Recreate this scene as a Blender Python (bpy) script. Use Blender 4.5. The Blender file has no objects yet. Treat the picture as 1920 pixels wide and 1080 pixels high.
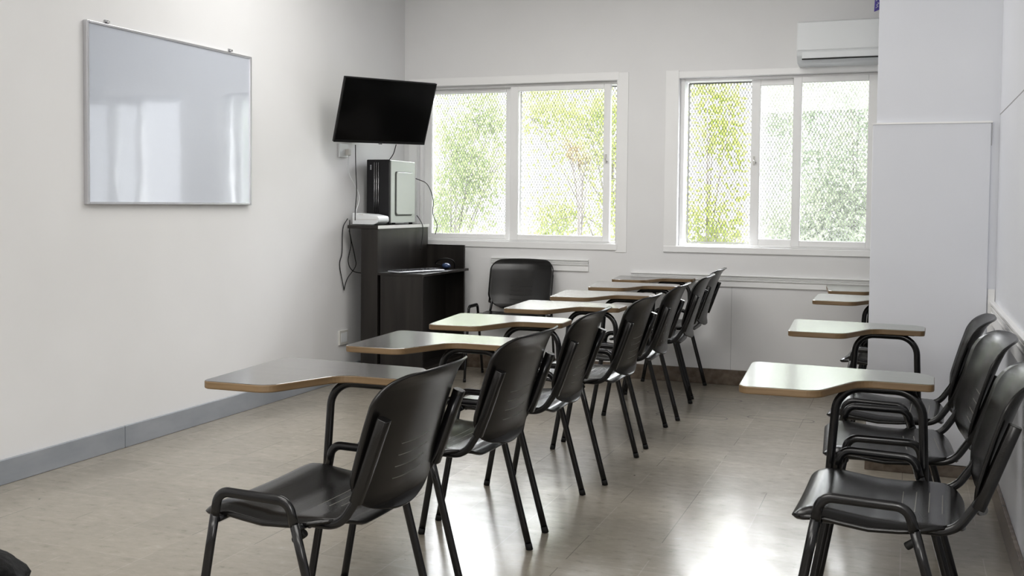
import bpy, bmesh, math, random
from math import sin, cos, pi, sqrt
from mathutils import Vector, Matrix
random.seed(7)
C = bpy.context.scene.collection
H = 1.2207

# ------------------------------------------------------------------ materials
def mat(name, col=(.8,.8,.8), rough=.5, metal=0., spec=.5, coat=0., coat_rough=.1, emit=None, estr=0.):
    m = bpy.data.materials.new(name); m.use_nodes = True
    b = m.node_tree.nodes['Principled BSDF']
    b.inputs['Base Color'].default_value = (*col, 1)
    b.inputs['Roughness'].default_value = rough
    b.inputs['Metallic'].default_value = metal
    b.inputs['Specular IOR Level'].default_value = spec
    b.inputs['Coat Weight'].default_value = coat
    b.inputs['Coat Roughness'].default_value = coat_rough
    if emit: b.inputs['Emission Color'].default_value = (*emit, 1); b.inputs['Emission Strength'].default_value = estr
    return m
def N(m, t, **kw):
    n = m.node_tree.nodes.new(t)
    for k, v in kw.items():
        if k in ('operation','blend_type','data_type','noise_dimensions','feature','distance','vector_type','interpolation_type','clamp'): setattr(n, k, v)
        else: n.inputs[k].default_value = v
    return n
def L(m, a, b): m.node_tree.links.new(a, b)
def bsdf(m): return m.node_tree.nodes['Principled BSDF']
def noisy(m, c1, c2, scale=6., detail=4., stretch=(1,1,1), rough=None, bump=0., bscale=None, lo=.35, hi=.65):
    tc = N(m, 'ShaderNodeTexCoord'); mp = N(m, 'ShaderNodeMapping'); mp.inputs['Scale'].default_value = stretch
    L(m, tc.outputs['Object'], mp.inputs['Vector'])
    no = N(m, 'ShaderNodeTexNoise', Scale=scale, Detail=detail); L(m, mp.outputs[0], no.inputs['Vector'])
    cr = N(m, 'ShaderNodeValToRGB'); cr.color_ramp.elements[0].position = lo; cr.color_ramp.elements[1].position = hi
    cr.color_ramp.elements[0].color = (*c1, 1); cr.color_ramp.elements[1].color = (*c2, 1)
    L(m, no.outputs['Fac'], cr.inputs['Fac']); L(m, cr.outputs[0], bsdf(m).inputs['Base Color'])
    if rough:
        mr = N(m, 'ShaderNodeMapRange'); mr.inputs['To Min'].default_value = rough[0]; mr.inputs['To Max'].default_value = rough[1]
        L(m, no.outputs['Fac'], mr.inputs['Value']); L(m, mr.outputs[0], bsdf(m).inputs['Roughness'])
    if bump:
        n2 = N(m, 'ShaderNodeTexNoise', Scale=bscale or scale*3, Detail=3.); L(m, mp.outputs[0], n2.inputs['Vector'])
        bp = N(m, 'ShaderNodeBump', Strength=bump, Distance=.01); L(m, n2.outputs['Fac'], bp.inputs['Height']); L(m, bp.outputs[0], bsdf(m).inputs['Normal'])
    return m

M = {}
M['wall'] = noisy(mat('wall paint white', rough=.55), (.745,.743,.743), (.778,.777,.778), scale=1.3, detail=3, bump=.06, bscale=2.2)
M['wallcool'] = noisy(mat('panel paint white', rough=.42), (.725,.74,.785), (.765,.78,.82), scale=1.1, detail=3, bump=.08, bscale=2.0)
M['trim'] = mat('trim gloss white', (.85,.85,.845), .3)
M['seam'] = mat('panel seam grey', (.42,.42,.42), .6)
M['ceil'] = mat('ceiling paint', (.82,.82,.81), .8)
M['greybase'] = noisy(mat('grey painted skirting', rough=.45), (.29,.31,.335), (.35,.365,.39), scale=3, stretch=(1,1,3))
M['stone'] = noisy(mat('brown marble skirting', rough=.25), (.11,.085,.066), (.21,.17,.135), scale=22, detail=8, lo=.3, hi=.7)
M['tv'] = mat('tv plastic', (.012,.012,.012), .35)
M['screen'] = mat('tv screen', (.006,.006,.006), .12, spec=.5)
M['chrome'] = mat('brushed metal', (.55,.55,.56), .25, 1.)
M['alu'] = mat('aluminium frame', (.62,.62,.64), .32, .9)
M['board'] = mat('whiteboard enamel', (.56,.60,.68), .16, spec=1.0, coat=1., coat_rough=.05); bsdf(M['board']).inputs['Coat IOR'].default_value = 2.7
_n = N(M['board'], 'ShaderNodeTexNoise', Scale=5., Detail=2.); _b = N(M['board'], 'ShaderNodeBump', Strength=.06, Distance=.01)
_t = N(M['board'], 'ShaderNodeTexCoord'); L(M['board'], _t.outputs['Object'], _n.inputs['Vector']); L(M['board'], _n.outputs['Fac'], _b.inputs['Height']); L(M['board'], _b.outputs[0], bsdf(M['board']).inputs['Coat Normal'])
M['plastic'] = noisy(mat('black moulded plastic', rough=.36, spec=.55), (.0075,.0070,.0068), (.012,.0112,.0108), scale=3, rough=(.19,.31), bump=.05, bscale=260)
M['slot'] = mat('slot edge highlight', (.16,.155,.135), .45); M['slotd'] = mat('dark slot', (.004,.004,.004), .6)  # slots stay closed; the pale one paints the highlights along their edges
M['tube'] = mat('black painted steel tube', (.010,.010,.011), .22, spec=.6)
M['cap'] = mat('black rubber cap', (.01,.01,.01), .6)
M['edge'] = noisy(mat('tan edge band', rough=.45), (.15,.100,.053), (.235,.163,.093), scale=3, stretch=(1,1,14), lo=.3, hi=.7)
M['lam'] = noisy(mat('grey brown laminate', rough=.2, spec=.6), (.075,.067,.060), (.098,.088,.079), scale=2.5, stretch=(1,14,1), rough=(.16,.24), lo=.3, hi=.7); bsdf(M['lam']).inputs['Coat Weight'].default_value = .6; bsdf(M['lam']).inputs['Coat Roughness'].default_value = .14
M['lamrefl'] = noisy(mat('laminate with green reflection', rough=.2, spec=.6), (.135,.150,.120), (.160,.175,.142), scale=2.5, stretch=(1,14,1), rough=(.16,.24), lo=.3, hi=.7); bsdf(M['lamrefl']).inputs['Coat Weight'].default_value = .5; bsdf(M['lamrefl']).inputs['Coat Roughness'].default_value = .14  # same dark laminate, window and foliage reflections put into a paler green base
M['podium'] = noisy(mat('black brown melamine', rough=.38), (.016,.0135,.012), (.030,.026,.023), scale=2, stretch=(9,9,.7), rough=(.28,.4))
M['podiumpale'] = mat('podium pale edge', (.80,.80,.78), .4)  # near-white strip along one edge of the top shelf
M['pcblack'] = mat('tower front black', (.014,.014,.016), .3)
M['pcsilver'] = mat('tower side painted silver', (.56,.59,.56), .35, .15)
M['pcrecess'] = mat('tower panel recess', (.03,.03,.03), .4)
M['white'] = mat('white plastic', (.75,.77,.78), .35)
M['offwhite'] = mat('off white plastic', (.62,.61,.58), .4)
M['cable'] = mat('black cable', (.01,.01,.01), .45)
M['keys'] = mat('keyboard keys black', (.05,.05,.055), .25)
M['keyrim'] = mat('keyboard silver rim', (.62,.64,.68), .22, .4)
M['blue'] = mat('dark blue gloss', (.05,.08,.16), .25)
M['purple'] = mat('purple paper', (.13,.10,.42), .5)
M['dark'] = mat('dark gap', (.02,.02,.02), .7)
M['leather'] = noisy(mat('black quilted nylon', rough=.6, spec=.2), (.006,.006,.006), (.014,.013,.013), scale=30, bump=.4, bscale=60)
M['mesh'] = mat('galvanised mesh wire', (.20,.20,.185), .6, .0)
M['bark'] = noisy(mat('grey bark'), (.10,.09,.08), (.2,.18,.16), scale=14)
def leafmat(name, a, b):
    m = mat(name, a, .6)
    noisy(m, a, b, scale=2.2, lo=.4, hi=.6)
    nt = m.node_tree; tr = N(m, 'ShaderNodeBsdfTranslucent'); mx = N(m, 'ShaderNodeMixShader', Fac=.5)
    cr = [n for n in nt.nodes if n.type == 'VALTORGB'][0]
    L(m, cr.outputs[0], tr.inputs['Color']); L(m, bsdf(m).outputs[0], mx.inputs[1]); L(m, tr.outputs[0], mx.inputs[2])
    out = [n for n in nt.nodes if n.type == 'OUTPUT_MATERIAL'][0]; L(m, mx.outputs[0], out.inputs['Surface'])
    bsdf(m).inputs['Specular IOR Level'].default_value = .1
    return m
M['leafy'] = leafmat('yellow green leaves', (.165,.20,.05), (.275,.305,.12))
M['leafg'] = leafmat('green leaves', (.15,.19,.075), (.25,.29,.14))
M['leafc'] = leafmat('grey green leaves', (.145,.185,.12), (.28,.315,.22))
M['leafo'] = leafmat('orange leaves', (.25,.19,.10), (.22,.21,.11))

def glassmat(name, haze):
    m = bpy.data.materials.new(name); m.use_nodes = True; nt = m.node_tree; nt.nodes.clear()
    out = nt.nodes.new('ShaderNodeOutputMaterial'); t = N(m, 'ShaderNodeBsdfTransparent')
    g = N(m, 'ShaderNodeBsdfGlossy', Roughness=.02); f = N(m, 'ShaderNodeFresnel', IOR=1.45)
    tl = N(m, 'ShaderNodeBsdfTranslucent'); tl.inputs['Color'].default_value = (.9,.95,.93,1)
    m1 = N(m, 'ShaderNodeMixShader', Fac=haze); L(m, t.outputs[0], m1.inputs[1]); L(m, tl.outputs[0], m1.inputs[2])
    m2 = N(m, 'ShaderNodeMixShader'); L(m, f.outputs[0], m2.inputs[0]); L(m, m1.outputs[0], m2.inputs[1]); L(m, g.outputs[0], m2.inputs[2])
    L(m, m2.outputs[0], out.inputs['Surface']); return m
M['glass'] = glassmat('window glass dusty', .018)
M['glassclear'] = glassmat('window glass', .010)

def floor_mat():
    m = mat('vinyl tile floor', (.5,.45,.4), .2, spec=.5)
    tc = N(m, 'ShaderNodeTexCoord'); sx = N(m, 'ShaderNodeSeparateXYZ'); L(m, tc.outputs['Object'], sx.inputs[0])
    X, Y = sx.outputs[0], sx.outputs[1]
    def ma(op, a, b=None):
        n = N(m, 'ShaderNodeMath', operation=op)
        for i, v in enumerate((a, b)):
            if v is None: continue
            if isinstance(v, (int, float)): n.inputs[i].default_value = v
            else: L(m, v, n.inputs[i])
        return n.outputs[0]
    P = .269
    def line(c, off, w):
        q = ma('FRACT', ma('DIVIDE', ma('ADD', c, off), P)); d = ma('ABSOLUTE', ma('SUBTRACT', q, .5)); return ma('GREATER_THAN', d, .5-w)
    lx = line(X, 1.075+P*20, .006); ly = line(Y, -3.096+P*20, .006)
    tx = ma('FLOOR', ma('DIVIDE', ma('ADD', X, 1.075+P*20), P)); ty = ma('FLOOR', ma('DIVIDE', ma('ADD', Y, -3.096+P*20), P))
    cb = N(m, 'ShaderNodeCombineXYZ'); L(m, tx, cb.inputs[0]); L(m, ty, cb.inputs[1])
    wn = N(m, 'ShaderNodeTexWhiteNoise'); L(m, cb.outputs[0], wn.inputs['Vector'])
    mp = N(m, 'ShaderNodeMapping'); mp.inputs['Scale'].default_value = (1, 1.9, 1); L(m, tc.outputs['Object'], mp.inputs[0])
    n1 = N(m, 'ShaderNodeTexNoise', Scale=14., Detail=9., Roughness=.72); L(m, mp.outputs[0], n1.inputs['Vector'])
    n2 = N(m, 'ShaderNodeTexNoise', Scale=1.1, Detail=3.); L(m, tc.outputs['Object'], n2.inputs['Vector'])
    cr = N(m, 'ShaderNodeValToRGB'); e = cr.color_ramp.elements
    e[0].position = .28; e[0].color = (.222,.197,.158,1); e[1].position = .75; e[1].color = (.40,.372,.322,1)
    k = e.new(.42); k.color = (.312,.285,.24,1); k = e.new(.58); k.color = (.335,.307,.26,1)
    L(m, n1.outputs['Fac'], cr.inputs['Fac'])
    hs = N(m, 'ShaderNodeHueSaturation')
    v = ma('ADD', ma('MULTIPLY', wn.outputs['Value'], .10), ma('ADD', .80, ma('MULTIPLY', n2.outputs['Fac'], .30)))
    L(m, v, hs.inputs['Value']); L(m, cr.outputs[0], hs.inputs['Color'])
    # joints: mostly faint, some light
    n3 = N(m, 'ShaderNodeTexNoise', Scale=1.7, Detail=2.); L(m, tc.outputs['Object'], n3.inputs['Vector'])
    jm = ma('MULTIPLY', ma('MAXIMUM', lx, ly), ma('GREATER_THAN', n3.outputs['Fac'], .53))
    mixj = N(m, 'ShaderNodeMix', data_type='RGBA'); mixj.inputs[7].default_value = (.56,.53,.48,1)
    L(m, ma('MULTIPLY', jm, .22), mixj.inputs[0]); L(m, hs.outputs[0], mixj.inputs[6])
    jd = ma('MULTIPLY', lx, ma('LESS_THAN', n3.outputs['Fac'], .46))
    mixd = N(m, 'ShaderNodeMix', data_type='RGBA'); mixd.inputs[7].default_value = (.14,.125,.11,1)
    L(m, ma('MULTIPLY', jd, .6), mixd.inputs[0]); L(m, mixj.outputs[2], mixd.inputs[6])
    # scuffed oval outlines left by old furniture feet
    last = None
    for cx, cy, hx, r in ((-.66, 6.10, .14, .045), (-1.42, 6.66, .10, .05), (-1.12, 6.56, .12, .05), (-1.15, 5.98, .16, .045)):
        dx = ma('MAXIMUM', ma('SUBTRACT', ma('ABSOLUTE', ma('SUBTRACT', X, cx)), hx), 0.); dy = ma('SUBTRACT', Y, cy)
        d = ma('SQRT', ma('ADD', ma('MULTIPLY', dx, dx), ma('MULTIPLY', dy, dy)))
        k = ma('LESS_THAN', ma('ABSOLUTE', ma('SUBTRACT', d, r)), .005)
        last = k if last is None else ma('MAXIMUM', last, k)
    mr = N(m, 'ShaderNodeMix', data_type='RGBA'); mr.inputs[7].default_value = (.12,.11,.105,1)
    L(m, ma('MULTIPLY', last, .55), mr.inputs[0]); L(m, mixd.outputs[2], mr.inputs[6])
    # dark specks
    vo = N(m, 'ShaderNodeTexVoronoi', Scale=4.5); L(m, tc.outputs['Object'], vo.inputs['Vector'])
    sp = ma('LESS_THAN', vo.outputs['Distance'], .022)
    ms = N(m, 'ShaderNodeMix', data_type='RGBA'); ms.inputs[7].default_value = (.06,.05,.045,1)
    L(m, ma('MULTIPLY', sp, .8), ms.inputs[0]); L(m, mr.outputs[2], ms.inputs[6])
    L(m, ms.outputs[2], bsdf(m).inputs['Base Color'])
    rr = N(m, 'ShaderNodeMapRange'); rr.inputs['From Min'].default_value = .3; rr.inputs['From Max'].default_value = .7
    rr.inputs['To Min'].default_value = .18; rr.inputs['To Max'].default_value = .24
    L(m, n1.outputs['Fac'], rr.inputs['Value']); L(m, rr.outputs[0], bsdf(m).inputs['Roughness'])
    n4 = N(m, 'ShaderNodeTexNoise', Scale=3.5, Detail=3.); L(m, tc.outputs['Object'], n4.inputs['Vector'])
    bp = N(m, 'ShaderNodeBump', Strength=.12, Distance=.02); L(m, n4.outputs['Fac'], bp.inputs['Height'])
    L(m, bp.outputs[0], bsdf(m).inputs['Normal'])
    return m
M['floor'] = floor_mat()

# ------------------------------------------------------------------ mesh helpers
class MB:
    def __init__(s): s.bm = bmesh.new()
    def box(s, x0, x1, y0, y1, z0, z1, mtx=None, mi=0):
        vs = [s.bm.verts.new((x, y, z)) for x in (x0, x1) for y in (y0, y1) for z in (z0, z1)]
        if mtx: 
            for v in vs: v.co = mtx @ v.co
        for f in ((0,1,3,2),(4,6,7,5),(0,4,5,1),(2,3,7,6),(0,2,6,4),(1,5,7,3)):
            fc = s.bm.faces.new([vs[i] for i in f]); fc.material_index = mi
        return s
    def sweep(s, path, a, b, ref=None, seg=12, cap=True, mi=0, shape=2.0):
        # elliptical tube: half size a in the path's plane, b along ref (the plane normal)
        P = [Vector(p) for p in path]; rings = []; n = len(P); up = None
        for i in range(n):
            t = (P[min(i+1, n-1)] - P[max(i-1, 0)]).normalized()
            if ref: bn = Vector(ref) - t*Vector(ref).dot(t); bn.normalize()
            else:
                if up is None: up = Vector((0,0,1)) if abs(t.z) < .9 else Vector((1,0,0))
                bn = (up - t*up.dot(t)).normalized(); up = bn
            sd = t.cross(bn)
            r = []
            for k in range(seg):
                th = 2*pi*k/seg; c_, s_ = cos(th), sin(th)
                cx = abs(c_)**(2/shape)*(1 if c_ >= 0 else -1); sy = abs(s_)**(2/shape)*(1 if s_ >= 0 else -1)
                r.append(s.bm.verts.new(P[i] + sd*a*cx + bn*b*sy))
            rings.append(r)
        for i in range(n-1):
            for k in range(seg):
                f = s.bm.faces.new((rings[i][k], rings[i][(k+1)%seg], rings[i+1][(k+1)%seg], rings[i+1][k])); f.smooth = True; f.material_index = mi
        if cap:
            s.bm.faces.new(rings[0][::-1]).material_index = mi; s.bm.faces.new(rings[-1]).material_index = mi
        return s
    def prism(s, poly, z0, z1, mtx=None, mtop=0, mside=0):
        lo = [s.bm.verts.new((x, y, z0)) for x, y in poly]; hi = [s.bm.verts.new((x, y, z1)) for x, y in poly]
        if mtx:
            for v in lo+hi: v.co = mtx @ v.co
        n = len(poly)
        s.bm.faces.new(hi).material_index = mtop; s.bm.faces.new(lo[::-1]).material_index = mside
        for i in range(n):
            f = s.bm.faces.new((lo[i], lo[(i+1)%n], hi[(i+1)%n], hi[i])); f.material_index = mside
        return s
    def sphere(s, c, rx, ry=None, rz=None, seg=16, ring=10, mi=0):
        ry = ry or rx; rz = rz or rx
        r = bmesh.ops.create_uvsphere(s.bm, u_segments=seg, v_segments=ring, radius=1)
        for v in r['verts']:
            v.co = Vector((v.co.x*rx+c[0], v.co.y*ry+c[1], v.co.z*rz+c[2]))
            for f in v.link_faces: f.smooth = True; f.material_index = mi
        return s
    def build(s, name, mats, parent=None, bevel=0., bseg=2, solid=0., loc=None, weighted=True):
        if not solid: bmesh.ops.recalc_face_normals(s.bm, faces=s.bm.faces)
        me = bpy.data.meshes.new(name); s.bm.to_mesh(me); s.bm.free()
        for m in (mats if isinstance(mats, (list, tuple)) else [mats]): me.materials.append(m)
        o = bpy.data.objects.new(name, me); C.objects.link(o)
        if parent: o.parent = parent
        if loc: o.location = loc
        if solid:
            md = o.modifiers.new('solid', 'SOLIDIFY'); md.thickness = abs(solid); md.offset = 1 if solid > 0 else -1
        if bevel:
            md = o.modifiers.new('bevel', 'BEVEL'); md.width = bevel; md.segments = bseg; md.limit_method = 'ANGLE'; md.angle_limit = math.radians(40)
        return o
def thing(name, label, cat, loc=(0,0,0), rz=0, group=None):
    o = bpy.data.objects.new(name, None); C.objects.link(o); o.empty_display_size = .1
    o.location = loc; o.rotation_euler = (0,0,rz); return tag(o, label, cat, group)
def tag(o, label, cat, group=None):
    o['label'] = label; o['category'] = cat
    if group: o['group'] = group
    return o
def struct(o, label=None, cat=None):
    o['kind'] = 'structure'
    if label: o['label'] = label
    if cat: o['category'] = cat
    return o
def fillet(pts, r, seg=6, closed=False):
    P = [Vector(p) for p in pts]; out = []; n = len(P)
    rs = r if isinstance(r, (list, tuple)) else [r]*n
    for i in range(n):
        if not closed and i in (0, n-1): out.append(P[i]); continue
        a, b, c = P[i-1], P[i], P[(i+1)%n]
        d1 = (a-b); d2 = (c-b); l1, l2 = d1.length, d2.length; d1.normalize(); d2.normalize()
        ang = d1.angle(d2); 
        if ang > 3.10 or rs[i] <= 0: out.append(b); continue
        t = min(rs[i]/math.tan(ang/2), l1*.48, l2*.48); rr = t*math.tan(ang/2)
        cen = b + (d1+d2).normalized()*(rr/sin(ang/2))
        p1 = b+d1*t-cen; p2 = b+d2*t-cen; tot = p1.angle(p2)
        for k in range(seg+1):
            f = k/seg
            out.append(cen + (p1*sin((1-f)*tot) + p2*sin(f*tot))/sin(tot))
    return out
def dens(path, step=.02):
    out = [Vector(path[0])]
    for p in path[1:]:
        a = out[-1]; d = (Vector(p)-a).length; k = max(1, int(d/step))
        for i in range(1, k+1): out.append(a.lerp(Vector(p), i/k))
    return out
def smooth_path(pts, sub=8):
    P = [Vector(p) for p in pts]; P = [P[0]*2-P[1]] + P + [P[-1]*2-P[-2]]; out = []
    for i in range(1, len(P)-2):
        for k in range(sub):
            t = k/sub
            out.append(.5*((2*P[i]) + (P[i+1]-P[i-1])*t + (2*P[i-1]-5*P[i]+4*P[i+1]-P[i+2])*t*t + (3*P[i]-P[i-1]-3*P[i+1]+P[i+2])*t**3))
    out.append(P[-2]); return out
def dup(root):
    r = root.copy(); C.objects.link(r)
    for ch in list(root.children):
        c = ch.copy(); C.objects.link(c); c.parent = r
        for g in list(ch.children):
            d = g.copy(); C.objects.link(d); d.parent = c
    return r

# ------------------------------------------------------------------ chair
TA, TB = .0125, .0085      # oval tube half sizes
def arc_path(pts, r): return dens(fillet(pts, r, 8), .05)
def lx(u, v, z): return (u, -v, z)
def interp(x, tab):
    if x <= tab[0][0]: return tab[0][1]
    for (a, b), (c, d) in zip(tab, tab[1:]):
        if x <= c: return b+(d-b)*(x-a)/(c-a)
    return tab[-1][1]
BW = .236
BU = [(.448,-.208),(.458,-.198),(.475,-.192),(.50,-.192),(.56,-.204),(.62,-.220),(.68,-.237),(.74,-.256),(.775,-.270),(.790,-.279),(.805,-.293),(.82,-.316)]
def back_point(v, t):
    q = (v/BW)**2
    zb = .452 + .056*q; zt = .814 - .010*q
    z = zb+(zt-zb)*t
    u = interp(z, BU) - .044*(1-(abs(v)/BW)**2.6)*(.72+.36*t)
    return lx(u, v, z)
def shell(points_fn, svals, tvals, width, hole):
    bm = bmesh.new(); G = {}
    for i, t in enumerate(tvals):
        for j, s_ in enumerate(svals): G[i, j] = bm.verts.new(points_fn(s_*width(t), t))
    for i in range(len(tvals)-1):
        for j in range(len(svals)-1):
            f = bm.faces.new((G[i,j], G[i,j+1], G[i+1,j+1], G[i+1,j])); f.smooth = True
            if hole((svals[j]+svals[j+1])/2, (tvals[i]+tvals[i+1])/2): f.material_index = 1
    loose = [v for v in bm.verts if not v.link_faces]; bmesh.ops.delete(bm, geom=loose, context='VERTS')
    mb = MB(); mb.bm.free(); mb.bm = bm; return mb
def rowset(n, ends, extra):
    s_ = set(i/n for i in range(n+1)); 
    for r in ends: s_.update(r)
    s_ = [x for x in s_ if all(abs(x-e) > .008 for e in extra)] + list(extra)
    return sorted(set(round(x, 5) for x in s_))
def corner_w(t, W, length, rb, rt):
    d0 = t*length; d1 = (1-t)*length; w = W
    if d0 < rb: w = W - rb + sqrt(max(0, rb*rb-(rb-d0)**2))
    if d1 < rt: w = W - rt + sqrt(max(0, rt*rt-(rt-d1)**2))
    return w
def make_back(kind):
    Lh = .34
    ends = [[(1-cos(pi/2*k/8))*.075/Lh for k in range(9)], [1-(1-cos(pi/2*k/8))*.075/Lh for k in range(9)]]
    if kind == 'slots':
        rows = [.21,.295,.38,.465]; ex = []; hw = .0032
        for r in rows: ex += [r-hw, r+hw]
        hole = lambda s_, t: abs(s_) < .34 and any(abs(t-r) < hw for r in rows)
        cols = [-.34,.34]
    else:
        rows = [.18,.30,.42,.54,.66,.78]; hc = [-.40,-.13,.13,.40]; ex = []
        for r in rows: ex += [r-.010, r+.010]
        hole = lambda s_, t: any(abs(t-r) < .010 for r in rows) and any(abs(s_-c_) < .014 for c_ in hc)
        cols = []
        for c_ in hc: cols += [c_-.014, c_+.014]
    tv = rowset(20, ends, ex); sv = sorted(set([round(-1+2*k/26, 5) for k in range(27)] + cols))
    return shell(back_point, sv, tv, lambda t: corner_w(t, BW, Lh, .075, .075), hole)
SU0, SU1 = -.183, .226
SZ = [(-.183,.424),(-.176,.434),(-.165,.442),(-.145,.449),(-.10,.451),(-.03,.446),(.04,.447),(.10,.454),(.15,.461),(.185,.459),(.205,.452),(.220,.441),(.226,.433)]
def seat_point(v, t):
    u = SU0+(SU1-SU0)*t; a = abs(v)/.25
    z = interp(u, SZ) + .009*(a**2)*(1-a**8) - .012*max(0, a-.86)/.14
    if t < .25: z -= .0
    return lx(u, v, z)
def make_seat():
    Ls = SU1-SU0
    ends = [[(1-cos(pi/2*k/10))*.12/Ls for k in range(11)], [1-(1-cos(pi/2*k/8))*.045/Ls for k in range(9)]]
    us = [-.128,-.096,-.063,-.030]; rows = [(u-SU0)/Ls for u in us]; ex = []
    for r in rows: ex += [r-.003, r+.003]
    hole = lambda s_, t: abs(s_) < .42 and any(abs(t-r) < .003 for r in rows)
    tv = rowset(24, ends, ex); sv = sorted(set([round(-1+2*k/26, 5) for k in range(27)] + [-.42,.42,-.9,.9,-.95,.95]))
    def w(t):
        base = .232 + (.250-.232)*min(1, t/.55)
        return corner_w(t, base, Ls, .12, .045)
    return shell(seat_point, sv, tv, w, hole)
TABLET = [(.403,-.012),(.446,.470),(-.055,.452),(-.098,.405),(-.100,.238),(.100,.235),(.190,-.004)]
TABR = [.030,.030,.035,.035,.020,.07,.06]
def make_chair(name, label, back='slots', tablet=True, lam='lam', group=None, slot='slot'):
    t = thing(name, label, 'chair', group=group)
    for sgn in (-1, 1):
        v = .268*sgn; n = (0,1,0)
        fz = lambda u, z: lx(u, v, z)
        front = MB().sweep(dens([fz(.238,.012), fz(.161,.450)], .08), TA, TB, n).build('leg', M['tube'], t)
        MB().sweep([fz(.2405,0), fz(.238,.012), fz(.2363,.022)], TA+.0009, TB+.0009, n).build('foot_cap', M['cap'], front)
        rear = MB().sweep(dens([fz(-.188,.012), fz(-.068,.450)], .08), TA, TB, n).build('leg', M['tube'], t)
        MB().sweep([fz(-.191,0), fz(-.188,.012), fz(-.1853,.022)], TA+.0009, TB+.0009, n).build('foot_cap', M['cap'], rear)
        hp = fillet([fz(.1615,.447), fz(.150,.508), fz(-.052,.504), fz(-.0672,.447)], [0,.052,.052,0], 10)
        MB().sweep(hp, TA, TB, n).build('side_hoop', M['tube'], t)
        vr = .205*sgn
        rp = fillet([lx(.165,vr,.436), lx(-.155,vr,.438), lx(-.215,vr,.53), lx(-.279,vr,.700)], [0,.075,.3,0], 10)
        MB().sweep(dens(rp, .06), .0115, .0085, n).build('seat_rail', M['tube'], t)
        # links between hoop frame and rail
        for u in (.155, -.069):
            MB().sweep([lx(u, v-.004*sgn, .436), lx(u, vr, .436)], .008, .008, None).build('rail_link', M['tube'], t)
        MB().sweep([lx(-.080, .238*sgn, .424), lx(-.064, .238*sgn, .412), lx(-.048, .238*sgn, .400)], .010, .010).build('stacking_stop', M['cap'], t, bevel=.003)
    for u in (.155, -.069): MB().sweep([lx(u, -.205, .430), lx(u, .205, .430)], .009, .007, (0,0,1)).build('cross_bar', M['tube'], t)
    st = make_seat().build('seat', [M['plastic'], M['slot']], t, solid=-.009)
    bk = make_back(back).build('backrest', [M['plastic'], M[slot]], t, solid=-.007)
    for sgn in (-1, 1):
        vr = .215*sgn
        sp = dens([lx(-.206,vr,.506), lx(-.232,vr,.575), lx(-.264,vr,.665), lx(-.281,vr,.712)], .05)
        MB().sweep(sp, .0155, .0165, (0,1,0), seg=16, shape=3.4).build('post_sleeve', M['plastic'], bk, bevel=.002)
    if tablet:
        poly = [(p.x, p.y) for p in fillet([(u, -v, 0) for u, v in TABLET], TABR, 7, closed=True)]
        w = MB().prism(poly[::-1], .701, .723, mtop=0, mside=1).build('writing_tablet', [M[lam], M['edge']], t, bevel=.0035, bseg=2)
        va = .292
        ap = fillet([lx(.186,va,.400), lx(.166,va,.690), lx(-.068,va,.690), lx(-.080,va,.405)], [0,.075,.075,0], 10)
        MB().sweep(dens(ap, .06), .0125, .0085, (0,1,0)).build('tablet_support', M['tube'], t)
        for a_ in (-.06, .09): MB().box(a_, a_+.05, -va-.03, -va+.03, .6975, .7015).build('mounting_plate', M['tube'], t)
    return t

LROW = 'tablet-arm chairs of the long left row'
RROW = 'black chairs along the right wall'
proto = {}
def place(key, name, label, x, y, a, group, zs=1., **kw):
    if key not in proto:
        o = make_chair(name, label, **kw); proto[key] = o
    else: o = dup(proto[key])
    o.location = (x, y, 0); o.rotation_euler = (0, 0, a+pi); o['label'] = label
    if group: o['group'] = group
    if zs != 1.: o.scale = (1, 1, zs)
    return o
left = [
 ('tab', -1.420, 2.384, -.008, 'black tablet-arm chair nearest the camera, its grey-brown tablet pointing at the whiteboard wall'),
 ('tab', -1.423, 3.160, -.032, 'second black tablet-arm chair of the left row, tablet crossing the foot of the black podium'),
 ('tab', -1.435, 3.886,  .035, 'third black tablet-arm chair of the left row, tablet shining white below the teacher chair'),
 ('tab', -1.396, 4.617, -.012, 'fourth black tablet-arm chair of the left row, just before the perforated one'),
 ('holes', -1.402, 5.339, .034, 'tablet-arm chair of the left row whose backrest has rows of small round holes'),
 ('tab', -1.403, 6.074,  .063, 'black tablet-arm chair second from the far end of the left row, behind the perforated backrest'),
 ('tab', -1.448, 6.765,  .029, 'farthest black tablet-arm chair of the left row, standing under the back wall rail'),
]
for k, x, y, a, lb in left:
    place(k, 'tablet_arm_chair', lb, x, y, a, LROW, back='holes' if k == 'holes' else 'slots')
right = [
 ('tabg', -.028, 2.908, -.032, 'nearest right-hand tablet-arm chair with big tablet reflecting pale green on a black arch'),
 ('plain', -.024, 3.640, .058, 'black stacking chair without a tablet between two tablet-arm chairs at the right wall'),
 ('tabg', -.038, 4.268, -.044, 'tablet-arm chair against the white pillar, tablet with greenish reflection half across its corner'),
 ('tabg', -.068, 5.721, -.082, 'tablet-arm chair just behind the white pillar, only tan-edged tablet and seat front showing'),
 ('tabg', -.032, 6.455, .009, 'farthest right-hand chair behind the pillar, only its bluish tablet tip showing by the rail'),
]
for k, x, y, a, lb in right:
    place(k, 'stacking_chair' if k == 'plain' else 'tablet_arm_chair', lb, x, y, a, RROW, tablet=(k != 'plain'), lam='lamrefl')
tc_ = make_chair('stacking_chair', '', tablet=False, slot='slotd'); tc_['category'] = 'chair'; tc_.location = (-2.568, 6.765, 0); tc_.rotation_euler = (0,0,1.672+pi)
tc_.scale = (1,1,1.005); tc_['label'] = 'black stacking chair facing the camera between the podium and the back wall'
if 'group' in tc_: del tc_['group']

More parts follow.
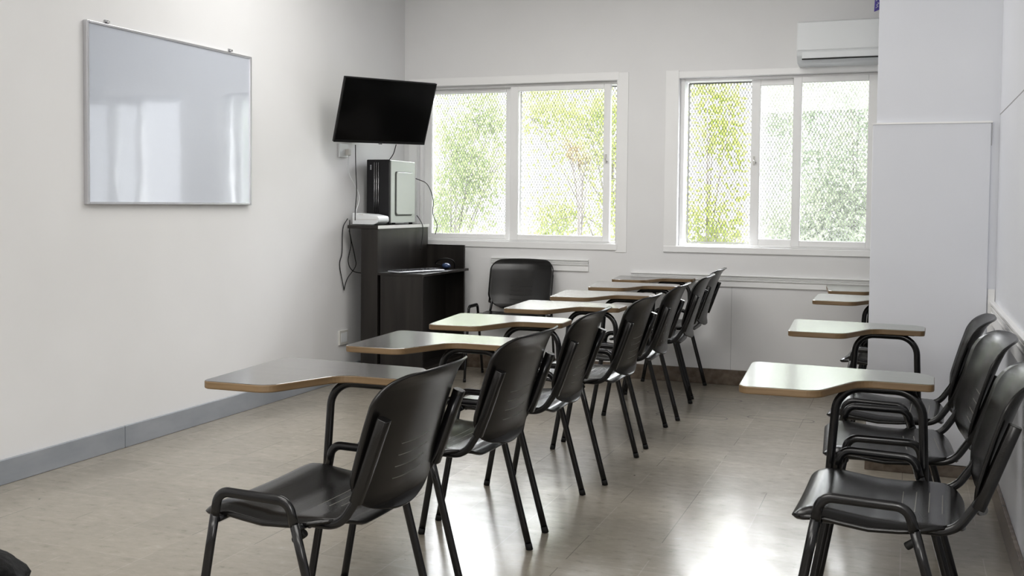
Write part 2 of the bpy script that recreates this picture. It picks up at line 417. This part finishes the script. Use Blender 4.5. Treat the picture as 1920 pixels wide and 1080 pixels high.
# ------------------------------------------------------------------ room shell
XL, XR, YB, YF, ZC = -3.60, .37, 7.14, -1.6, 3.0
struct(MB().box(XL-.2, XR+.2, YF-.2, YB+.2, -.1, 0).build('floor', M['floor']))
struct(MB().box(XL-.2, XR+.2, YF-.2, YB+.2, ZC, ZC+.1).build('ceiling', M['ceil']))
struct(MB().box(XL-.2, XL, YF-.2, YB+.2, 0, ZC).build('wall_left', M['wall']))
struct(MB().box(XR, XR+.2, YF-.2, YB+.2, 0, ZC).build('wall_right', M['wallcool']))
struct(MB().box(XL, XR, YF-.2, YF, 0, ZC).build('wall_front', M['wall']))
W1 = (-3.49, -1.937, .946, 2.095); W2 = (-1.494, -.150, .942, 2.095)
mb = MB(); T = .2
mb.box(XL, W1[0], YB, YB+T, 0, ZC); mb.box(W1[1], W2[0], YB, YB+T, 0, ZC); mb.box(W2[1], XR, YB, YB+T, 0, ZC)
for w in (W1, W2): mb.box(w[0], w[1], YB, YB+T, 0, w[2]); mb.box(w[0], w[1], YB, YB+T, w[3], ZC)
struct(mb.build('wall_back', M['wall']))
# skirting
mb = MB().box(XL, XL+.015, YF, 4.085, 0, .108).box(XL, XL+.015, 4.088, YB, 0, .108)
struct(mb.build('baseboard_left', M['greybase'], bevel=.003))
struct(MB().box(XL+.015, -.2, YB-.015, YB, 0, .104).build('baseboard_back', M['stone'], bevel=.003))
struct(MB().box(XR-.015, XR, YF, 5.08, 0, .10).build('baseboard_right', M['stone'], bevel=.003))
# pillar
CX, CY0, CY1 = -.147, 5.102, 5.42
struct(MB().box(CX, XR, CY0, CY1, 0, ZC).build('wall_pillar', M['wallcool']))
struct(MB().box(-.162, XR-.035, CY0-.012, CY0, .055, 1.601).box(-.162, CX, CY0, CY1, .055, 1.601).build('trim_1', M['wallcool'], bevel=.002))
struct(MB().box(-.165, XR-.002, CY0-.02, CY1, 0, .052).build('baseboard_pillar', M['stone'], bevel=.002))
struct(MB().box(-.168, XR-.03, CY0-.016, CY0, 1.601, 1.609).build('trim_2', M['trim']))
struct(MB().box(XR-.030, XR-.002, CY0-.010, CY0, .055, .86).build('trim_3', M['trim']))
def rail(name, p0, p1, z0, z1, axis, face, out):
    # flat board with a ridged upper half
    mb = MB(); h = z1-z0
    seg = [(0, .52, .012), (.52, .60, .020), (.62, .70, .015), (.72, .80, .018), (.82, .90, .015), (.90, 1., .022)]
    for a, b, d in seg:
        if axis == 'x': mb.box(p0, p1, face-d, face, z0+a*h, z0+b*h)
        else: mb.box(face-d, face, p0, p1, z0+a*h, z0+b*h)
    return struct(mb.build(name, M['trim'], bevel=.0015))
rail('trim_4', -2.872, -2.127, .743, .827, 'x', YB, -1)
rail('trim_5', -1.815, XR, .672, .752, 'x', YB, -1)
rail('trim_6', YF, CY0, .700, .806, 'y', XR, -1)
struct(MB().box(-1.113, -1.111, YB-.001, YB+.001, .104, .672).build('trim_7', M['seam']))
struct(MB().box(XR-.001, XR+.001, YF, CY0, 1.636, 1.640).build('trim_8', M['seam']))
struct(MB().box(XR-.034, XR-.031, CY0-.013, CY0-.011, 1.50, 1.60).build('trim_9', M['seam']))

# ------------------------------------------------------------------ windows
def expanded_mesh(x0, x1, z0, z1, y, parent):
    # diamond wire lattice
    mb = MB(); dx, dz = .0215, .040; w = .0021
    def strip(ax, az, bx, bz, yy):
        d = Vector((bx-ax, 0, bz-az)); n = Vector((-d.z, 0, d.x)).normalized()*w
        vs = [mb.bm.verts.new((ax+n.x, yy, az+n.z)), mb.bm.verts.new((ax-n.x, yy, az-n.z)), mb.bm.verts.new((bx-n.x, yy, bz-n.z)), mb.bm.verts.new((bx+n.x, yy, bz+n.z))]
        mb.bm.faces.new(vs)
    nx = int((x1-x0)/dx); nz = int((z1-z0)/dz)
    for s_ in (1, -1):
        # long straight diagonals clipped to the opening
        k0 = -int((z1-z0)/dz)-1
        for k in range(k0, nx+abs(k0)+2):
            X0 = x0+k*dx; slope = s_*dz/dx/1.0
            # line z = z0 + slope*(x-X0)
            zs = []
            if s_ > 0: a = (X0, z0); b = (X0+(z1-z0)/slope, z1)
            else: a = (X0, z0); b = (X0+(z1-z0)/slope, z1)
            (ax, az), (bx, bz) = a, b
            if s_ < 0 and False: pass
            # clip in x
            def clip(ax, az, bx, bz):
                if ax > bx: ax, az, bx, bz = bx, bz, ax, az
                if bx < x0 or ax > x1: return None
                if ax < x0: az += (bz-az)*(x0-ax)/(bx-ax); ax = x0
                if bx > x1: bz = az+(bz-az)*(x1-ax)/(bx-ax); bx = x1
                return ax, az, bx, bz
            r = clip(ax, az, bx, bz)
            if r and abs(r[2]-r[0]) > 1e-4: strip(*r, y+(.001 if s_ > 0 else -.001))
    for z in (z0, z1): mb.box(x0, x1, y-.004, y+.004, z-.006, z+.006)
    for x in (x0, x1): mb.box(x-.006, x+.006, y-.004, y+.004, z0, z1)
    return mb.build('security_mesh', M['mesh'], parent)
def frame(name, x0, x1, z0, z1, y0, y1, wl, wr, wb, wt, parent, m=None):
    mb = MB()
    mb.box(x0, x0+wl, y0, y1, z0, z1); mb.box(x1-wr, x1, y0, y1, z0, z1)
    mb.box(x0+wl, x1-wr, y0, y1, z0, z0+wb); mb.box(x0+wl, x1-wr, y0, y1, z1-wt, z1)
    return mb.build(name, m or M['trim'], parent, bevel=.003)
# window 1 (left)
w1 = struct(bpy.data.objects.new('window_1', None)); C.objects.link(w1)
frame('window_frame', W1[0], W1[1], W1[2], W1[3], YB+.045, YB+.15, .02, .006, .012, .018, w1)
s1 = frame('fixed_sash', -3.47, -2.765, .958, 2.077, YB+.085, YB+.125, .06, .04, .035, .03, w1)
MB().box(-3.41, -2.80, YB+.103, YB+.107, .993, 2.047).build('glass_pane', M['glass'], s1)
s2 = frame('sliding_sash', -2.752, -1.992, .955, 2.082, YB+.040, YB+.080, .060, .050, .040, .036, w1)
MB().box(-2.692, -2.042, YB+.058, YB+.062, .995, 2.046).build('glass_pane', M['glassclear'], s2)
MB().box(-2.040+.012, -2.040+.024, YB+.028, YB+.040, 1.52, 1.58).sweep([(-2.022, YB+.03, 1.55), (-2.006, YB+.018, 1.53)], .006, .006).build('latch', M['offwhite'], s2)
cas = MB().box(W1[0]-.07, W1[0]-.004, YB-.006, YB, .885, 2.155).box(W1[1]+.004, W1[1]+.085, YB-.005, YB, .885, 2.150)
cas.box(W1[0]-.07, W1[1]+.016, YB-.010, YB, .900, W1[2]-.002).box(W1[0]-.07, W1[1]+.016, YB-.0072, YB, W1[3]+.002, W1[3]+.060)
cas.build('casing', M['trim'], w1, bevel=.003)
expanded_mesh(W1[0]+.02, -2.80, W1[2]+.02, W1[3]-.02, YB+.175, w1)
expanded_mesh(-2.72, W1[1]-.005, W1[2]+.02, W1[3]-.02, YB+.178, w1)
# window 2 (right)
w2 = struct(bpy.data.objects.new('window_2', None)); C.objects.link(w2)
frame('window_frame', W2[0], W2[1], W2[2], W2[3], YB+.045, YB+.15, .030, .02, .012, .018, w2)
s3 = frame('sliding_sash', -1.015, -.690, .952, 2.082, YB+.085, YB+.125, .060, .05, .046, .044, w2)
MB().box(-.955, -.74, YB+.103, YB+.107, .997, 2.040).build('glass_pane', M['glass'], s3)
s4 = frame('fixed_sash', -.735, -.175, .952, 2.085, YB+.040, YB+.080, .055, .085, .040, .040, w2)
MB().box(-.68, -.26, YB+.058, YB+.062, .991, 2.046).build('glass_pane', M['glass'], s4)
MB().box(-.998, -.986, YB+.075, YB+.085, 1.50, 1.56).sweep([(-.992, YB+.078, 1.535), (-.978, YB+.066, 1.515)], .006, .006).build('latch', M['offwhite'], s3)
cas = MB().box(W2[0]-.094, W2[0]-.002, YB-.008, YB, .895, 2.150)
cas.box(W2[0]-.094, XR, YB-.012, YB, .898, W2[2]-.002).box(W2[0]-.094, XR, YB-.005, YB, W2[3]+.002, W2[3]+.045)
cas.build('casing', M['trim'], w2, bevel=.003)
expanded_mesh(W2[0]+.035, W2[1]-.01, W2[2]+.02, W2[3]-.02, YB+.175, w2)

# ------------------------------------------------------------------ whiteboard
wb = thing('whiteboard', 'large white dry-erase board with thin aluminium frame hung on the left wall', 'whiteboard', (XL, 4.485, 1.20))
y0, y1, z1 = -.648, .648, .856
MB().box(.004, .018, y0+.01, y1-.01, .010, z1-.010).build('writing_surface', M['board'], wb)
mb = MB().box(.0005, .025, y0, y0+.014, 0, z1).box(.0005, .025, y1-.014, y1, 0, z1).box(.0005, .025, y0+.014, y1-.014, 0, .012).box(.0005, .025, y0+.014, y1-.014, z1-.012, z1)
mb.build('frame', M['alu'], wb, bevel=.002)
for yy in (3.985-4.485, 4.950-4.485):
    MB().box(.0005, .006, yy-.012, yy+.012, z1-.005, z1+.022).sweep([(.004, yy, z1+.010), (.022, yy, z1+.012)], .006, .006).build('hanging_clip', M['chrome'], wb)

# ------------------------------------------------------------------ wall-mounted screen
tv = thing('television', 'black flat-screen television tilted down on a wall arm in the corner', 'television', (-3.245, 6.17, 1.82))
az, tilt, roll = -.488, .356, .017
n_ = Vector((cos(az)*cos(tilt), sin(az)*cos(tilt), -sin(tilt))); r_ = Vector((-sin(az), cos(az), 0)); u_ = n_.cross(r_)
r2 = r_*cos(roll)+u_*sin(roll); u2 = -r_*sin(roll)+u_*cos(roll)
RM = Matrix((r2, u2, n_)).transposed().to_4x4()      # local x = right, y = up, z = out of the screen
TW, TH = .361, .217
MB().box(-TW, TW, -TH, TH, -.018, -.001, RM).box(-TW*.8, TW*.8, -TH*.85, TH*.5, -.040, -.018, RM).build('cabinet', M['tv'], tv, bevel=.004)
MB().box(-TW+.009, TW-.009, -TH+.016, TH-.009, -.001, .0008, RM).build('screen', M['screen'], tv)
mb = MB().box(-TW, TW, -TH, -TH+.016, -.001, .0035, RM).box(-TW, TW, TH-.008, TH, -.001, .0035, RM)
mb.box(-TW, -TW+.008, -TH+.016, TH-.008, -.001, .0035, RM).box(TW-.008, TW, -TH+.016, TH-.008, -.001, .0035, RM)
mb.build('bezel', M['tv'], tv, bevel=.001)
MB().box(-.014, .014, -TH-.006, -TH+.004, -.004, .005, RM).build('badge', M['chrome'], tv, bevel=.002)
wallp = Vector((XL+.245-.6+.0, 0, 0))
mb = MB()
back = RM @ Vector((0, 0, -.045)); wpt = Vector((XL+.03+3.245, .13, .0))
mb.sweep([back, back.lerp(wpt, .5)+Vector((0,.05,0)), wpt], .014, .014)
mb.box(wpt.x-.029, wpt.x-.005, .06, .20, -.18, .03)
mb.build('wall_arm', M['tv'], tv)

# ------------------------------------------------------------------ podium
pd = thing('computer_podium', 'tall black-brown stepped computer podium standing in the left corner', 'podium', (-3.3, 6.6, 0))
def pb(name, x0, x1, y0, y1, z0, z1, m='podium', bevel=.0015, parent=None):
    return MB().box(x0+3.3, x1+3.3, y0-6.6, y1-6.6, z0, z1).build(name, M[m], parent or pd, bevel=bevel)
PY0, PY1 = 6.20, 6.985
pb('side_panel', -3.448, -3.322, PY0, PY0+.018, 0, 1.045)
pb('side_panel', -3.448, -3.022, PY1-.018, PY1, 0, .918)
pb('side_panel', -3.448, -3.322, PY1-.018, PY1-.0005, .918, 1.045)
pb('side_panel', -3.300, -2.985, PY0, PY0+.018, 0, .733)
pb('back_panel', -3.340, -3.322, PY0+.018, PY1-.018, 0, 1.045)
pb('back_panel', -3.448, -3.432, PY0+.018, PY1-.018, 0, 1.045)
top = pb('top_shelf', -3.550, -3.318, PY0-.004, PY1+.004, 1.045, 1.067)
pb('edge_strip', -3.318, -3.314, PY0-.004, PY1+.004, 1.045, 1.067, 'podiumpale', 0, top)
pb('keyboard_shelf', -3.322, -2.985, PY0, PY1-.018, .733, .750)
pb('inner_panel', -3.20, -3.185, PY0+.02, PY1-.02, 0, .733)
pb('door', -3.185, -3.170, PY0+.30, PY1-.02, .05, .72)
pb('plinth', -3.30, -3.05, PY0+.02, PY1-.02, 0, .06)
pb('bottom_shelf', -3.170, -3.03, PY0+.02, PY1-.02, .09, .108)

# desktop computer
pc = thing('desktop_computer', 'tower computer with black front and silver side on top of the podium', 'computer', (-3.475, 6.700, 1.067))
MB().box(-.090, .088, -.185, .195, .012, .452).build('case', M['pcsilver'], pc, bevel=.003)
fr = MB().box(-.091, .090, -.212, -.185, .008, .455).build('front_panel', M['pcblack'], pc, bevel=.006)
for k in range(3): MB().sweep([(-.028+k*.016, -.214, .435), (-.028+k*.016, -.214, .06)], .0028, .003).build('trim_strip', M['chrome'], fr)
mb = MB()
for k in range(4): mb.box(-.062, -.052, -.2135, -.212, .385+k*.009, .390+k*.009)
mb.build('badge', M['white'], fr)
rec = MB().prism([(p.x, p.y) for p in fillet([(-.125,.06,0),(.145,.06,0),(.145,.375,0),(-.125,.375,0)], .02, 5, True)], 0, .0015, Matrix(((0,0,1,.088),(1,0,0,0),(0,1,0,0),(0,0,0,1)))).build('side_recess', M['pcrecess'], pc)
MB().prism([(p.x, p.y) for p in fillet([(-.108,.070,0),(.145,.070,0),(.145,.372,0),(-.108,.372,0)], .02, 5, True)], 0, .006, Matrix(((0,0,1,.0885),(1,0,0,0),(0,1,0,0),(0,0,0,1)))).build('raised_panel', M['pcsilver'], rec, bevel=.003)
for sx_ in (-.07, .07):
    for sy_ in (-.17, .16): MB().sweep([(sx_, sy_, 0), (sx_, sy_, .013)], .014, .014, seg=12).build('foot', M['cap'], pc)

# router / white box
rt = thing('network_box', 'white rounded plastic network box lying before the tower on the podium', 'router', (-3.448, 6.335, 1.067)); rt.scale = (.88, 1, 1.05)
out = fillet([(-.115,.004,0),(.07,.002,0),(.118,.022,0),(.112,.058,0),(.03,.070,0),(-.115,.078,0)], [.004,.05,.02,.02,.08,.004], 6, True)
MB().prism([(p.x, p.y) for p in out], -.075, .075, Matrix(((1,0,0,0),(0,0,-1,0),(0,1,0,0),(0,0,0,1)))).build('housing', M['white'], rt, bevel=.006, bseg=3)
MB().box(-.114, .10, -.0765, .0765, .036, .038).build('seam_line', M['offwhite'], rt)
MB().box(-.06, -.02, -.077, -.074, .066, .070).build('vent', M['offwhite'], rt)

# keyboard
kb = thing('keyboard', 'black computer keyboard with silver rim on the podium shelf', 'keyboard', (-3.130, 6.40, .7515), rz=math.radians(66)); kb.rotation_euler[0] = math.radians(0)
MB().prism([(p.x, p.y) for p in fillet([(-.20,-.070,0),(.20,-.070,0),(.20,.070,0),(-.20,.070,0)], .012, 4, True)], .002, .012).build('base', M['keyrim'], kb, bevel=.003)
mb = MB()
for r in range(5):
    for c in range(17):
        x = -.188+c*.0222; y = -.045+r*.021
        if r == 0 and 4 <= c <= 8:
            if c == 4: mb.box(x, x+.0222*5-.004, y, y+.017, .012, .019)
            continue
        mb.box(x, x+.018, y, y+.017, .012, .019)
mb.build('keys', M['keys'], kb, bevel=.001, bseg=1)
# mouse with cable
ms = thing('computer_mouse', 'dark computer mouse with its cord looped, at the right end of the podium shelf', 'mouse', (-3.09, 6.80, .751), rz=.5)
MB().sphere((0,0,.022), .034, .060, .022).build('body', M['blue'], ms)
MB().sweep(smooth_path([(-.02,.055,.02), (-.075,.03,.035), (-.05,-.01,.065), (.0,-.03,.075), (.045,-.03,.062), (.06,-.01,.03), (.062,.01,.004)]), .005, .004, seg=8).build('cord', M['cable'], ms)

# outlets
o1 = thing('wall_outlet', 'white wall outlet with plug, under the television on the left wall', 'outlet', (XL, 6.215, 1.57))
MB().box(.0005, .012, -.060, .055, -.045, .045).build('face_plate', M['white'], o1, bevel=.003)
MB().box(.012, .040, .012, .046, -.030, .012).build('plug', M['offwhite'], o1, bevel=.004)
MB().sweep(smooth_path([(.030,.03,-.03), (.022,.05,-.15), (.05,.14,-.30), (.055,.08,-.43)]), .0025, .0025, seg=8).build('white_cord', M['white'], o1)
o2 = thing('wall_outlet', 'blank white outlet plate low on the left wall beside the podium', 'outlet', (XL, 6.22, .298))
MB().box(.0005, .012, -.058, .058, -.050, .050).build('face_plate', M['offwhite'], o2, bevel=.003)
MB().box(.012, .0135, -.040, .040, -.032, .032).build('cover', M['white'], o2)
# cables
def cable(pts, label, r=.003, name='cable'):
    return tag(MB().sweep(smooth_path(pts), r, r, seg=8).build(name, M['cable']), label, 'cable')
cable([(-3.42,6.07,1.60), (-3.445,6.12,1.45), (-3.455,6.15,1.30), (-3.475,6.17,1.18), (-3.485,6.185,1.10)], 'thin black cable hanging from the television down to the network box')
cable([(-3.30,6.42,1.62), (-3.33,6.44,1.56), (-3.37,6.46,1.52), (-3.39,6.475,1.505)], 'short black cable running from the television to the tower computer')
cable([(-3.575,6.24,1.11), (-3.588,6.20,1.04), (-3.588,6.19,.88), (-3.592,6.165,.80), (-3.590,6.20,.68), (-3.588,6.22,.62)], 'outermost black cable hanging down the wall left of the podium')
cable([(-3.575,6.27,1.10), (-3.57,6.26,1.02), (-3.57,6.28,.93), (-3.575,6.25,.82), (-3.56,6.29,.75), (-3.50,6.36,.73), (-3.46,6.39,.725)], 'black cable looping behind the podium back at the wall')
cable([(-3.568,6.25,1.03), (-3.555,6.275,.92), (-3.55,6.30,.84), (-3.552,6.31,.78), (-3.58,6.25,.70), (-3.589,6.22,.625)], 'thin black cable crossing the loop beside the podium')
cable([(-3.385,6.90,1.40), (-3.33,6.98,1.36), (-3.30,7.02,1.25), (-3.30,7.02,1.14), (-3.27,7.03,1.06), (-3.28,7.02,.99)], 'black cable curving from the tower back in front of the window')
cable([(-3.375,6.90,1.13), (-3.34,6.88,1.10), (-3.306,6.86,1.05), (-3.300,6.84,.97), (-3.305,6.82,.88)], 'black cable draped over the podium edge below the tower computer')

# air conditioner
ac = thing('air_conditioner', 'white split air conditioner on the back wall above the right window', 'air conditioner', (-.695, YB, 2.137))
prof = fillet([(0,0,0),(-.150,.004,0),(-.205,.050,0),(-.215,.085,0),(-.205,.262,0),(-.19,.268,0),(0,.268,0)], [0,.03,.03,.02,.012,.01,0], 5, True)
MB().prism([(p.x, p.y) for p in prof], 0, .80, Matrix(((0,0,1,0),(1,0,0,-.001),(0,1,0,0),(0,0,0,1)))).build('housing', M['white'], ac, bevel=.004)
MB().box(.004, .796, -.219, -.205, .080, .262).build('front_cover', M['white'], ac, bevel=.006)
vn = MB().box(.034, .77, -.216, -.190, .030, .072, Matrix.Rotation(0, 4, 'X')).build('louvre', M['white'], ac, bevel=.004)
MB().box(.034, .77, -.213, -.195, .024, .0295).build('air_slot', M['dark'], ac)
# purple paper
pp = MB().prism([(-.237,2.478),(-.10,2.53),(-.09,2.80),(-.225,2.77)], -.002, -.0005, Matrix(((1,0,0,0),(0,0,-1,YB-.003),(0,1,0,0),(0,0,0,1))))
ppo = thing('paper_sign', 'purple paper sign with white marks high on the back wall above the air conditioner', 'sign', (0,0,0))
pp.build('sheet', M['purple'], ppo)
mb = MB()
for k, (a, b) in enumerate(((-.228,2.50),(-.223,2.52),(-.228,2.545),(-.222,2.565),(-.226,2.60),(-.22,2.63),(-.224,2.66))):
    mb.sweep([(a, YB-.0065, b), (a+.014, YB-.0065, b+.010), (a+.006, YB-.0065, b+.018)], .0022, .0005, (0,1,0), seg=6)
    mb.sweep([(a+.022, YB-.0065, b+.004), (a+.030, YB-.0065, b+.016)], .0022, .0005, (0,1,0), seg=6)
mb.build('white_marks', M['white'], ppo)

# ------------------------------------------------------------------ black padded bag in the near left corner
bg = thing('quilted_bag', 'black puckered bag on the floor in the bottom left corner', 'bag', (-2.61, 2.22, 0))
mb = MB(); bm = mb.bm; nu, nv = 40, 22; G = {}
for i in range(nu):
    for j in range(nv+1):
        th = 2*pi*i/nu; ph = pi*j/nv
        k = 1+.045*sin(th*9)*sin(ph)+.03*sin(ph*9+th*2)
        x = .24*k*abs(cos(th))**.8*(1 if cos(th) > 0 else -1)*sin(ph)**.7
        y = .17*k*abs(sin(th))**.8*(1 if sin(th) > 0 else -1)*sin(ph)**.7
        z = max(0, .10+.10*cos(ph)*(1+.06*sin(th*5)))
        G[i, j] = bm.verts.new((x, y, z))
for i in range(nu):
    for j in range(nv):
        f = bm.faces.new((G[i,j], G[(i+1)%nu,j], G[(i+1)%nu,j+1], G[i,j+1])); f.smooth = True
bmesh.ops.remove_doubles(bm, verts=bm.verts, dist=.0005)
mb.build('body', M['leather'], bg)
MB().sweep(smooth_path([(-.12,-.02,.18), (-.08,-.05,.205), (.0,-.07,.21), (.07,-.05,.205), (.10,-.02,.18)]), .009, .006).build('handle', M['cap'], bg)

# ------------------------------------------------------------------ outside trees
def tree(name, label, blobs, leaf_m, n, size, trunk, box, cat='tree', seed=1, sparse=.35):
    rnd = random.Random(seed); t = thing(name, label, cat, (trunk[0][0], trunk[0][1], trunk[0][2]), group='trees outside the windows')
    o0 = Vector(trunk[0]); bm = bmesh.new()
    tot = sum(b[3]**2 for b in blobs)
    clumps = []
    for b in blobs:
        for k in range(max(4, int(40*b[3]**2/tot*len(blobs)**.5))):
            d = Vector((rnd.gauss(0,1), rnd.gauss(0,1), rnd.gauss(0,1))).normalized()*b[3]*rnd.random()**.4
            clumps.append((Vector(b[:3])+Vector((d.x, d.y*.7, d.z)), b[3]*.26))
    for k in range(n):
        c, r = rnd.choice(clumps)
        p = c+Vector((rnd.gauss(0,r), rnd.gauss(0,r), rnd.gauss(0,r*.8)))
        if rnd.random() < sparse: p = Vector((rnd.uniform(box[0], box[1]), rnd.uniform(box[2], box[3]), rnd.uniform(.3, 3.0)))
        e_ = .04+rnd.random()*.06
        if not (box[0]+e_ < p.x < box[1]-e_ and box[2]+e_ < p.y < box[3]-e_): continue
        p = p-o0
        s_ = size*rnd.uniform(.6, 1.3)
        rot = Matrix.Rotation(rnd.uniform(0, 2*pi), 3, 'Z') @ Matrix.Rotation(rnd.uniform(-.9, 1.2), 3, 'X') @ Matrix.Rotation(rnd.uniform(0, 2*pi), 3, 'Y')
        q = [Vector((-s_*.22, 0, 0)), Vector((0, 0, -s_*.5)), Vector((s_*.22, 0, 0)), Vector((0, 0, s_*.5))]
        bm.faces.new([bm.verts.new(p+rot @ v) for v in q])
    mb = MB(); mb.bm.free(); mb.bm = bm; mb.build('foliage', leaf_m, t)
    mb = MB(); mb.sweep([Vector(p)-o0 for p in smooth_path(trunk, 4)], .024, .024, seg=8)
    for k in range(9):
        c, r = rnd.choice(clumps); c = Vector((min(max(c.x, box[0]+.1), box[1]-.1), min(max(c.y, box[2]+.1), box[3]-.1), c.z)); base = Vector(trunk[-1]).lerp(Vector(trunk[-2]), rnd.random()*.8)
        mb.sweep([base-o0, (base.lerp(c, .5)+Vector((0,0,.1)))-o0, c-o0], .007, .007, seg=6)
    mb.build('trunk', M['bark'], t)
    return t
tree('leafy_tree', 'thin tree with pale green leaves outside the left half of the left window', [(-4.9,10.5,1.0,.55),(-4.3,10.5,1.5,.45),(-4.6,10.6,1.9,.4),(-4.2,10.5,2.3,.35)], M['leafg'], 11000, .055, [(-4.8,10.6,-3),(-4.8,10.6,-.5),(-4.7,10.6,1.0)], (-5.7,-4.03,9.9,11.2), seed=3)
tree('leafy_tree', 'yellow-green tree with visible branches outside the right half of the left window', [(-3.1,10.5,1.8,.4),(-3.6,10.6,2.3,.4),(-2.9,10.5,2.2,.35),(-3.4,10.5,.9,.35),(-2.8,10.5,1.1,.35)], M['leafy'], 9500, .052, [(-3.0,10.6,-3),(-3.0,10.6,.2),(-2.90,10.6,1.7)], (-3.98,-2.48,9.9,11.2), seed=5)
tree('leafy_tree', 'orange-tinged twig cluster in the middle of the left window view', [(-3.0,9.5,1.75,.12),(-2.9,9.5,1.62,.09)], M['leafo'], 330, .045, [(-2.95,9.55,-3),(-2.95,9.55,.3),(-2.93,9.55,1.5)], (-3.4,-2.6,9.1,9.85), seed=6, sparse=0)
tree('leafy_tree', 'bright yellow-green tree outside the open left pane of the right window', [(-1.8,10.2,1.1,.4),(-1.6,10.3,1.9,.38),(-1.95,10.3,.85,.35),(-1.75,10.2,2.3,.3)], M['leafy'], 4300, .062, [(-1.9,10.4,-3),(-1.9,10.4,-.4),(-1.85,10.3,1.0)], (-2.44,-1.43,9.9,11.2), seed=8, sparse=.4)
tree('leafy_tree', 'dense grey-green tree filling the right panes of the right window', [(-.7,10.6,1.3,.6),(-.5,10.6,2.1,.6),(-1.1,10.6,2.2,.4),(-.5,10.6,.9,.6),(-1.1,10.5,.9,.4)], M['leafc'], 19000, .06, [(-.5,10.9,-3),(-.5,10.9,-.5),(-.5,10.8,1.2)], (-1.39,.4,9.9,11.6), seed=11)

# ------------------------------------------------------------------ light
def area(name, loc, target, sx_, sy_, power, col=(1,1,1)):
    l = bpy.data.lights.new(name, 'AREA'); l.shape = 'RECTANGLE'; l.size = sx_; l.size_y = sy_; l.energy = power; l.color = col
    o = bpy.data.objects.new(name, l); C.objects.link(o); o.location = loc
    d = Vector(target)-Vector(loc); o.rotation_euler = d.to_track_quat('-Z', 'Y').to_euler(); return o
for nm, w in (('window_portal', W1), ('window_portal', W2)):
    p = area(nm, ((w[0]+w[1])/2, YB+.24, (w[2]+w[3])/2), ((w[0]+w[1])/2, 0, (w[2]+w[3])/2), w[1]-w[0], w[3]-w[2], 1); p.data.cycles.is_portal = True
area('ceiling_fill', (-1.7, 1.0, 2.95), (-1.7, 1.0, 0), 2.0, 1.4, 30, (1,.98,.95))  # added overhead fill, not a known fitting
area('ceiling_fill', (-1.9, 5.0, 2.95), (-1.9, 5.0, 0), 2.4, 1.0, 34, (1,.985,.96))  # second added fill, brightens the upper back wall
area('rear_ceiling_fill', (-1.6, -.7, 2.93), (-1.9, 2.2, .6), 2.4, .9, 32, (1,.98,.95))  # unseen fill behind the camera, added to brighten the room
area('side_fill', (.34, -.75, 1.75), (-3.6, 2.6, 1.3), 1.4, 1.6, 52, (1,.985,.96))  # added fill aimed at the left wall; no window stands here
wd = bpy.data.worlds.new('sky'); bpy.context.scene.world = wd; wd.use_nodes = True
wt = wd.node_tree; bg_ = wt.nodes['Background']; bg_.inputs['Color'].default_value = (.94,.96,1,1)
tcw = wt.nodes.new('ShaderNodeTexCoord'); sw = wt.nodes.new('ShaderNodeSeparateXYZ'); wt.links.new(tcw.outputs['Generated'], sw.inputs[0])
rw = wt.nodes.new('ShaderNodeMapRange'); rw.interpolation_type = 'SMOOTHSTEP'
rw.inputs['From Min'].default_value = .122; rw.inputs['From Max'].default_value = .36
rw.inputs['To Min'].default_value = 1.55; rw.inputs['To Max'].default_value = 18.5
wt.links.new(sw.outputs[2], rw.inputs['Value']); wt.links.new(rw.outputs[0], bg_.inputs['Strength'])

# ------------------------------------------------------------------ camera
f, cy, pitch, croll, yaw = 1952.35, 460.64, .0401, .0095, .3634
CAMERA_EXACT = None
fw = Vector((-sin(yaw)*cos(pitch), cos(yaw)*cos(pitch), -sin(pitch))); rg = Vector((cos(yaw), sin(yaw), 0)); up = rg.cross(fw)
rr = rg*cos(croll)+up*sin(croll); uu = -rg*sin(croll)+up*cos(croll)
cd = bpy.data.cameras.new('camera'); cam = bpy.data.objects.new('camera', cd); C.objects.link(cam)
mx = Matrix((rr, uu, -fw)).transposed().to_4x4(); mx.translation = (0, 0, H); cam.matrix_world = mx
cd.sensor_width = 36; cd.lens = f/1920*36; cd.shift_y = (cy-540)/1920; cd.clip_start = .05; cd.clip_end = 200
sc = bpy.context.scene; sc.camera = cam
sc.view_settings.view_transform = 'Standard'; sc.view_settings.look = 'Medium High Contrast'; sc.view_settings.exposure = 0.27
sc.cycles.use_denoising = True; sc.cycles.max_bounces = 10; sc.cycles.transparent_max_bounces = 16; sc.cycles.sample_clamp_indirect = 6
